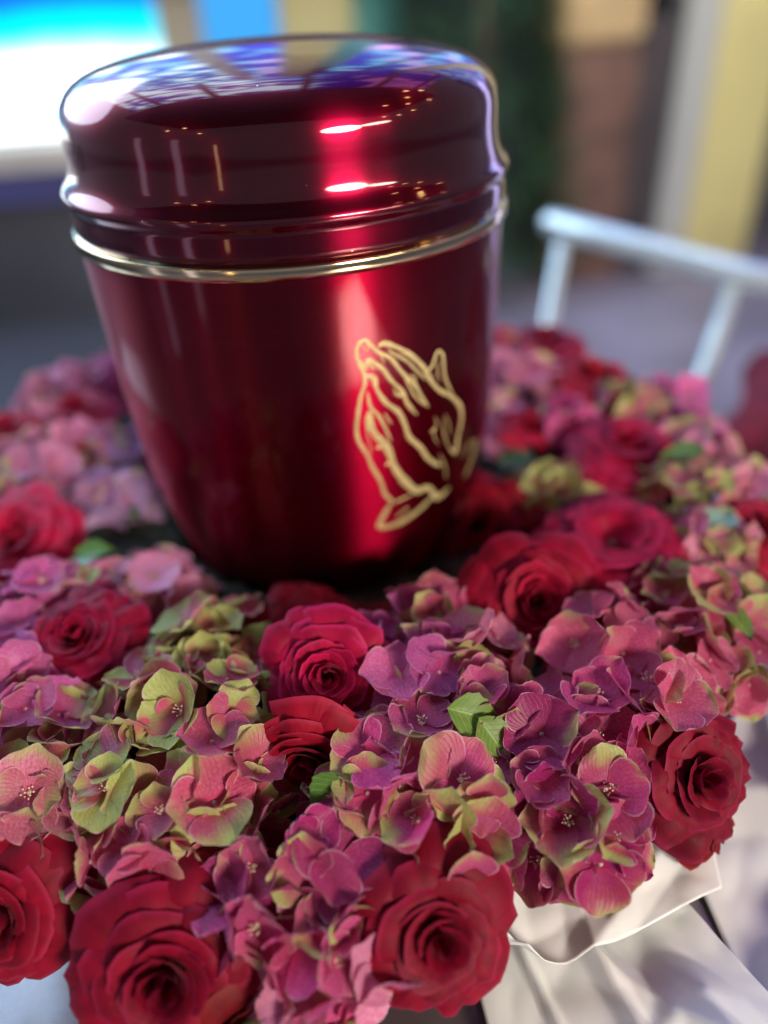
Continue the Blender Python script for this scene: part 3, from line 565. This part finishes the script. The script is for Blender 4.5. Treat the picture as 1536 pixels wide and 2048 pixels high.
# colours
MAG = (.70, .10, .34); PUR = (.76, .19, .52); ROS = (.68, .13, .27); DUS = (.70, .28, .38); DMAG = (.46, .032, .20); PALE = (.88, .42, .62); LIL = (.62, .48, .76)
HEADS = [
 ("big green and dusty pink hydrangea head left of the central rose", [(-0.073,-0.174,-0.128,0.0214,ROS,0.75), (-0.049,-0.181,-0.128,0.0202,ROS,0.7), (-0.083,-0.200,-0.133,0.0191,DUS,0.6), (-0.053,-0.211,-0.133,0.0220,ROS,0.6), (-0.076,-0.226,-0.141,0.0187,ROS,0.4)], 0.0262, 20),
 ("olive and mauve hydrangea head at the left edge above the velvety rose", [(-0.113,-0.203,-0.138,0.0216,DUS,0.55), (-0.123,-0.176,-0.132,0.0166,PUR,0.35)], 0.0262, 20),
 ("pale green and pink hydrangea head behind the big left head", [(-0.058,-0.141,-0.131,0.0206,DUS,0.85), (-0.043,-0.127,-0.136,0.0173,DUS,0.7)], 0.0235, 18),
 ("pink violet hydrangea head against the urn's left foot", [(-0.081,-0.082,-0.144,0.0229,PALE,0.35), (-0.107,-0.095,-0.133,0.0183,PALE,0.4)], 0.025, 16),
 ("violet hydrangea head behind the wide open left rose at the left edge", [(-0.134,-0.106,-0.128,0.0242,PUR,0.15), (-0.134,-0.147,-0.129,0.0178,PUR,0.1)], 0.025, 16),
 ("blurred pink hydrangea head at the left edge behind the bright rose", [(-0.164,0.012,-0.129,0.0311,PALE,0.35), (-0.143,0.041,-0.132,0.0240,PALE,0.3)], 0.027, 14),
 ("blurred bluish lilac hydrangea head touching the urn's left side", [(-0.113,-0.003,-0.146,0.0255,LIL,0.25), (-0.107,0.044,-0.144,0.0216,LIL,0.3)], 0.024, 16),
 ("blurred pink hydrangea head at the farthest back left of the wreath", [(-0.179,0.134,-0.135,0.0314,PALE,0.2), (-0.146,0.140,-0.130,0.0211,PUR,0.05), (-0.185,0.072,-0.129,0.0188,PALE,0.2)], 0.028, 12),
 ("sharp magenta hydrangea head with green petal patches right of the central rose", [(0.030,-0.174,-0.128,0.0210,PUR,0.15), (0.047,-0.196,-0.130,0.0181,MAG,0.45), (0.023,-0.206,-0.131,0.0192,MAG,0.25), (0.036,-0.223,-0.136,0.0202,MAG,0.45), (0.027,-0.238,-0.142,0.0178,MAG,0.4), (0.001,-0.219,-0.134,0.0134,MAG,0.5)], 0.0262, 20),
 ("dark magenta hydrangea head with yellow stamens between the two bottom roses", [(-0.021,-0.235,-0.140,0.0184,DMAG,0.25), (-0.019,-0.249,-0.148,0.0179,MAG,0.3), (-0.035,-0.247,-0.148,0.0125,MAG,0.2)], 0.0262, 20),
 ("low mauve hydrangea head at the very bottom between the bottom roses", [(-0.018,-0.263,-0.161,0.0169,MAG,0.25), (-0.003,-0.266,-0.165,0.0092,PALE,0.05), (-0.026,-0.270,-0.173,0.0123,PALE,0.3)], 0.0235, 18),
 ("wide rosy magenta hydrangea head right of the full dark red rose", [(0.107,-0.170,-0.130,0.0218,ROS,0.25), (0.131,-0.178,-0.134,0.0216,ROS,0.3), (0.091,-0.205,-0.135,0.0198,MAG,0.08), (0.068,-0.214,-0.135,0.0174,DMAG,0.1), (0.118,-0.200,-0.138,0.0167,ROS,0.2), (0.078,-0.226,-0.142,0.0171,DMAG,0.2), (0.150,-0.151,-0.132,0.0169,ROS,0.5)], 0.0262, 18),
 ("dusky magenta and olive hydrangea bloom hanging over the white paper", [(0.076,-0.240,-0.149,0.0191,DMAG,0.42)], 0.0265, 20),
 ("salmon and mauve hydrangea head between the urn and the sharp magenta head", [(0.039,-0.135,-0.134,0.0193,ROS,0.35), (0.017,-0.136,-0.135,0.0149,PUR,0.1), (0.051,-0.170,-0.128,0.0136,DUS,0.2)], 0.0235, 16),
 ("shaded olive hydrangea head in the hollow right of the urn", [(0.116,-0.043,-0.140,0.0216,DUS,0.75), (0.097,-0.032,-0.155,0.0168,DUS,0.8)], 0.022, 16),
 ("pale green and lilac hydrangea head at the right edge behind the wide open rose", [(0.189,-0.074,-0.130,0.0228,DUS,0.65), (0.180,-0.113,-0.132,0.0209,PALE,0.5), (0.216,-0.070,-0.136,0.0208,PALE,0.4)], 0.021, 18),
 ("dusty pink and green hydrangea head at the right edge above the paper", [(0.169,-0.155,-0.137,0.0191,DUS,0.5), (0.162,-0.182,-0.144,0.0140,ROS,0.55)], 0.022, 14),
 ("blurred pink hydrangea head touching the urn's right side at the back", [(0.133,0.062,-0.132,0.0260,PALE,0.15), (0.115,0.026,-0.143,0.0185,PALE,0.15), (0.136,0.111,-0.128,0.0175,ROS,0.1)], 0.027, 14),
 ("blurred mauve hydrangea head at the back right beneath the chair post", [(0.222,0.026,-0.135,0.0249,PUR,0.15), (0.211,-0.028,-0.132,0.0196,PALE,0.3)], 0.025, 14),
 ("blurred pink and green hydrangea head between the back right roses", [(0.144,0.012,-0.133,0.0179,MAG,0.1), (0.193,0.020,-0.129,0.0182,DUS,0.6)], 0.022, 14)]
def head(label, balls, size, nper):
    rg = random.Random(len(label) * 7 + int(abs(balls[0][0]) * 9000)); c0 = sum((Vector(b[:3]) for b in balls), Vector()) / len(balls)
    root = empty('hydrangea_head', (c0.x, c0.y, c0.z - .03)); tag(root, label, 'hydrangea', HYD_GROUP)
    placed = []
    centers = []
    for b in balls:
        x, y, z, r = b[:4]; rho = math.hypot(x, y)
        o = Vector((x / rho * (rho - .18), y / rho * (rho - .18), 0)) / .095 ** 2 + Vector((0, 0, (z + .19) / .062 ** 2)); o.normalize()
        centers.append((Vector((x, y, z)) - o * r * .85, r * 1.0, o, b[4], b[5]))
    for ci, (c, r, o, colr, gr) in enumerate(centers):
        n_ = max(11, int(nper * 1.3 * (r / .020) ** 2 * (.0235 / size) ** 2))
        for k in range(n_):
            zz = 1 - (k + .5) / n_ * 1.35; s = math.sqrt(max(0, 1 - zz * zz)); a = k * 2.39996 + ci
            d = frame_for(o) @ Vector((s * math.cos(a), s * math.sin(a), zz)); d = (d + Vector((rg.uniform(-.18, .18), rg.uniform(-.18, .18), rg.uniform(-.18, .18)))).normalized()
            p = c + d * r * rg.uniform(.86, 1.08)
            if any((p - c2).length < r2 * .66 for j, (c2, r2, *_q) in enumerate(centers) if j != ci): continue
            if p.z < TABLE_Z + .008: continue
            if any((p - Vector(q[0])).length < q[2] * .80 for q in ROSES): continue
            if math.hypot(p.x, p.y) < body_r(min(-.011, max(p.z, -.2))) + size * .42: continue
            if any((p - q).length < size * .34 for q in placed): continue
            placed.append(p)
            nn = (d + Vector((0, -.12, .25)) + Vector((rg.uniform(-.42, .42), rg.uniform(-.42, .42), rg.uniform(-.35, .45)))).normalized()
            kf = rg.uniform(.8, 1.2); km = rg.random() ** 2 * .45; cc = tuple((q * (1 - km) + w2 * km) * kf for q, w2 in zip(colr, (.78, .26, .40))); 
            add_floret(root, p, nn, size * rg.uniform(.78, 1.22), cc, max(0, min(1, gr + rg.uniform(-.25, .25))), rg)
    for k in range(3):
        c = centers[k % len(centers)][0]; e = Vector((c.x * .97, c.y * .97, max(TABLE_Z + .02, c.z - .04)))
        link('stem', tube_mesh('stem', [e - root.location, c - root.location], [.0022, .0012], M_STEM, 6), root)
for lab, balls, size, nper in HEADS: head(lab, balls, size, nper)

# ------------------------------------------------------------------ leaves
def leaf_material(name, c1, c2):
    t = NT(name); uv = t.node('ShaderNodeUVMap'); sep = t.node('ShaderNodeSeparateXYZ'); t.link(uv.outputs[0], sep.inputs[0]); u, v = sep.outputs[0], sep.outputs[1]
    au = t.math('ABSOLUTE', u); k = t.math('ABSOLUTE', t.math('SUBTRACT', t.math('FRACT', t.math('SUBTRACT', t.math('MULTIPLY', v, 8.0), t.math('MULTIPLY', au, 2.2))), 0.5))
    vein = t.math('MAXIMUM', t.math('SUBTRACT', 1.0, t.step(k, 0.0, 0.10)), t.math('SUBTRACT', 1.0, t.step(au, 0.02, 0.10)))
    nz = t.node('ShaderNodeTexNoise', i_Scale=4.0, i_Detail=3.0); t.link(uv.outputs[0], nz.inputs[0])
    c = t.mix(nz.outputs[0], c1, c2); c = t.mix(t.math('MULTIPLY', vein, .5), c, tuple(min(1, q * 1.8 + .04) for q in c2))
    petal_surface(t, c, 0.25, 0.0, 0.4, bump=t.math('SUBTRACT', 0.0, vein)); return t.m
M_LEAF = leaf_material("green_leaf", (0.06, 0.15, 0.03), (0.13, 0.27, 0.05))
def leaf(p, n, L, W, spin, label, c=M_LEAF):
    vs, uvs = [], []; NU, NV = 7, 12
    for j in range(NV):
        v = j / (NV - 1); w_ = W * math.sin(PI * v ** .8) ** 1.15 * (1 + .10 * (j % 2))
        for i in range(NU):
            u = i / (NU - 1) * 2 - 1; vs.append((w_ * u, L * (v - .05), .25 * W * abs(u) - .25 * L * v * v + .06 * W * math.sin(v * 30) * abs(u))); uvs.append((u, v))
    o = link('leaf', mesh('leaf', vs, grid_faces(NU, NV), c, True, uvs)); m = frame_for(n, spin); m.translation = Vector(p); o.matrix_world = m
    tag(o, label, 'leaf', "green leaves among the flowers")
LEAVES = [((0.034,-0.204,-0.122),(0.1, -0.7, 0.75),0.022,0.0072,-1.9,"bright green leaf lying on the sharp magenta hydrangea head",1),
 ((0.044,-0.207,-0.126),(0.2, -0.6, 0.75),0.018,0.0065,-2.5,"short green leaf folded beside the bright green leaf",1),
 ((-0.038,-0.270,-0.175),(0, -0.8, 0.5),0.022,0.009,2.6,"serrated green leaf at the bottom edge beside the largest rose",0),
 ((0.161,-0.176,-0.137),(0.3, -0.3, 0.8),0.03,0.006,0.2,"narrow green leaf at the right edge above the paper",1),
 ((-0.108,-0.075,-0.133),(-0.2, -0.2, 1),0.022,0.007,1.2,"pale mint leaf left of the urn's foot",2),
 ((-0.119,-0.078,-0.129),(-0.2, -0.2, 1),0.018,0.006,-1.6,"slim green leaf beside the pale mint leaf",0),
 ((-0.102,-0.027,-0.147),(-0.2, -0.2, 1),0.022,0.006,0.9,"dark green leaf in the hollow left of the urn",0),
 ((0.184,0.014,-0.122),(0, 0, 1),0.02,0.01,0.3,"blurred green leaf behind the open rose at the back right",1),
 ((0.195,-0.061,-0.122),(0, 0, 1),0.022,0.009,1.3,"blurred lime leaf right of the open back rose",1),
 ((0.184,-0.109,-0.126),(0, 0, 1),0.016,0.008,2.2,"pale mint leaf among the right edge hydrangea",2),
 ((-0.003,-0.219,-0.131),(-0.1, -0.8, 0.5),0.02,0.008,2.2,"dark green leaf under the central rose",0),
 ((0.111,-0.030,-0.141),(0, -0.2, 1),0.022,0.01,0.4,"blurred olive leaf right of the urn",0)]
M_LIME = leaf_material("lime_leaf", (.10, .20, .03), (.22, .35, .07)); M_MINT = simple("pale_mint_bud", (.24, .42, .30), .5, scale=150)
for p, n, L, W, s, lab, mi in LEAVES: leaf(p, n, L, W, s, lab, (M_LEAF, M_LIME, M_MINT)[mi])

# ------------------------------------------------------------------ white paper
def sheet(name, quad, base_z, folds, bumps, label, seed, n=70, th=.0003, edge=None):
    rg = random.Random(seed); vs = []; q = [Vector((*p, 0)) for p in quad]
    for j in range(n):
        t = j / (n - 1)
        for i in range(n):
            s = i / (n - 1)
            p = q[0] * (1 - s) * (1 - t) + q[1] * s * (1 - t) + q[2] * s * t + q[3] * (1 - s) * t
            z = base_z(s, t)
            for (a, b, h, wdt) in folds:                       # crease from a to b (in s,t), height h, width
                A, B = Vector((*a, 0)), Vector((*b, 0)); d = B - A; w_ = Vector((s, t, 0)) - A; k = max(0, min(1, w_.dot(d) / d.length_squared)); dist = (w_ - d * k).length
                z += h * max(0, 1 - dist / wdt)
            z += bumps * (noise.noise(Vector((s * 3 + seed, t * 3, 1))) + .4 * abs(noise.noise(Vector((s * 7 + seed, t * 7, 5)))))
            if edge:
                dx, dz = edge(s, t); p = p + dx; z += dz
            vs.append((p.x, p.y, max(z, TABLE_Z + .0012)))
    me = mesh(name, vs, grid_faces(n, n), M_PAPER, True)
    o = link(name, me); md = o.modifiers.new('thickness', 'SOLIDIFY'); md.thickness = th; md.offset = -1
    tag(o, label, 'paper', "white wrapping paper sheets"); return o
def curlA(s, t):
    # the free front-left corner is rolled up
    k = max(0, (1 - s) + t - 1.62) / .38
    return Vector((.010 * k * k, .016 * k * k, 0)), .016 * math.sin(min(1, k * 1.2) * PI / 2) * k
sheet('paper_sheet', [(.030, -.185), (.150, -.165), (.131, -.240), (.035, -.267)], lambda s, t: -.200 + .012 * (1 - t), [((.45, 0), (.42, 1), .003, .08), ((.42, 1), (1, .55), .004, .12), ((.15, .3), (.12, 1), .005, .08)], .003,
      "upper white satin paper sheet with a curled corner between the flowers and the lower sheet", 3, edge=curlA)
sheet('paper_sheet', [(.030, -.200), (.112, -.222), (.155, -.330), (.038, -.330)], lambda s, t: -.2105 + .002 * s, [((.45, .2), (.55, 1), .005, .05), ((.45, .35), (1, .9), .004, .08), ((.2, .2), (.3, 1), .003, .03), ((.75, .5), (.7, 1), .010, .16), ((.1, .9), (.6, .55), .003, .04)], .004,
      "lower crumpled white satin paper sheet at the bottom of the picture", 5)
sheet('paper_sheet', [(.128, -.195), (.290, -.080), (.290, -.330), (.128, -.330)], lambda s, t: -.2125 + .006 * s + .006 * (1 - t) * s, [((.0, .0), (.9, .7), .006, .10), ((.3, 1), (.5, .2), .008, .12), ((.1, .6), (.6, .5), .006, .1), ((.05, .95), (.4, .1), .004, .04)], .005,
      "right-hand crumpled white satin paper sheet running out of the picture", 9)
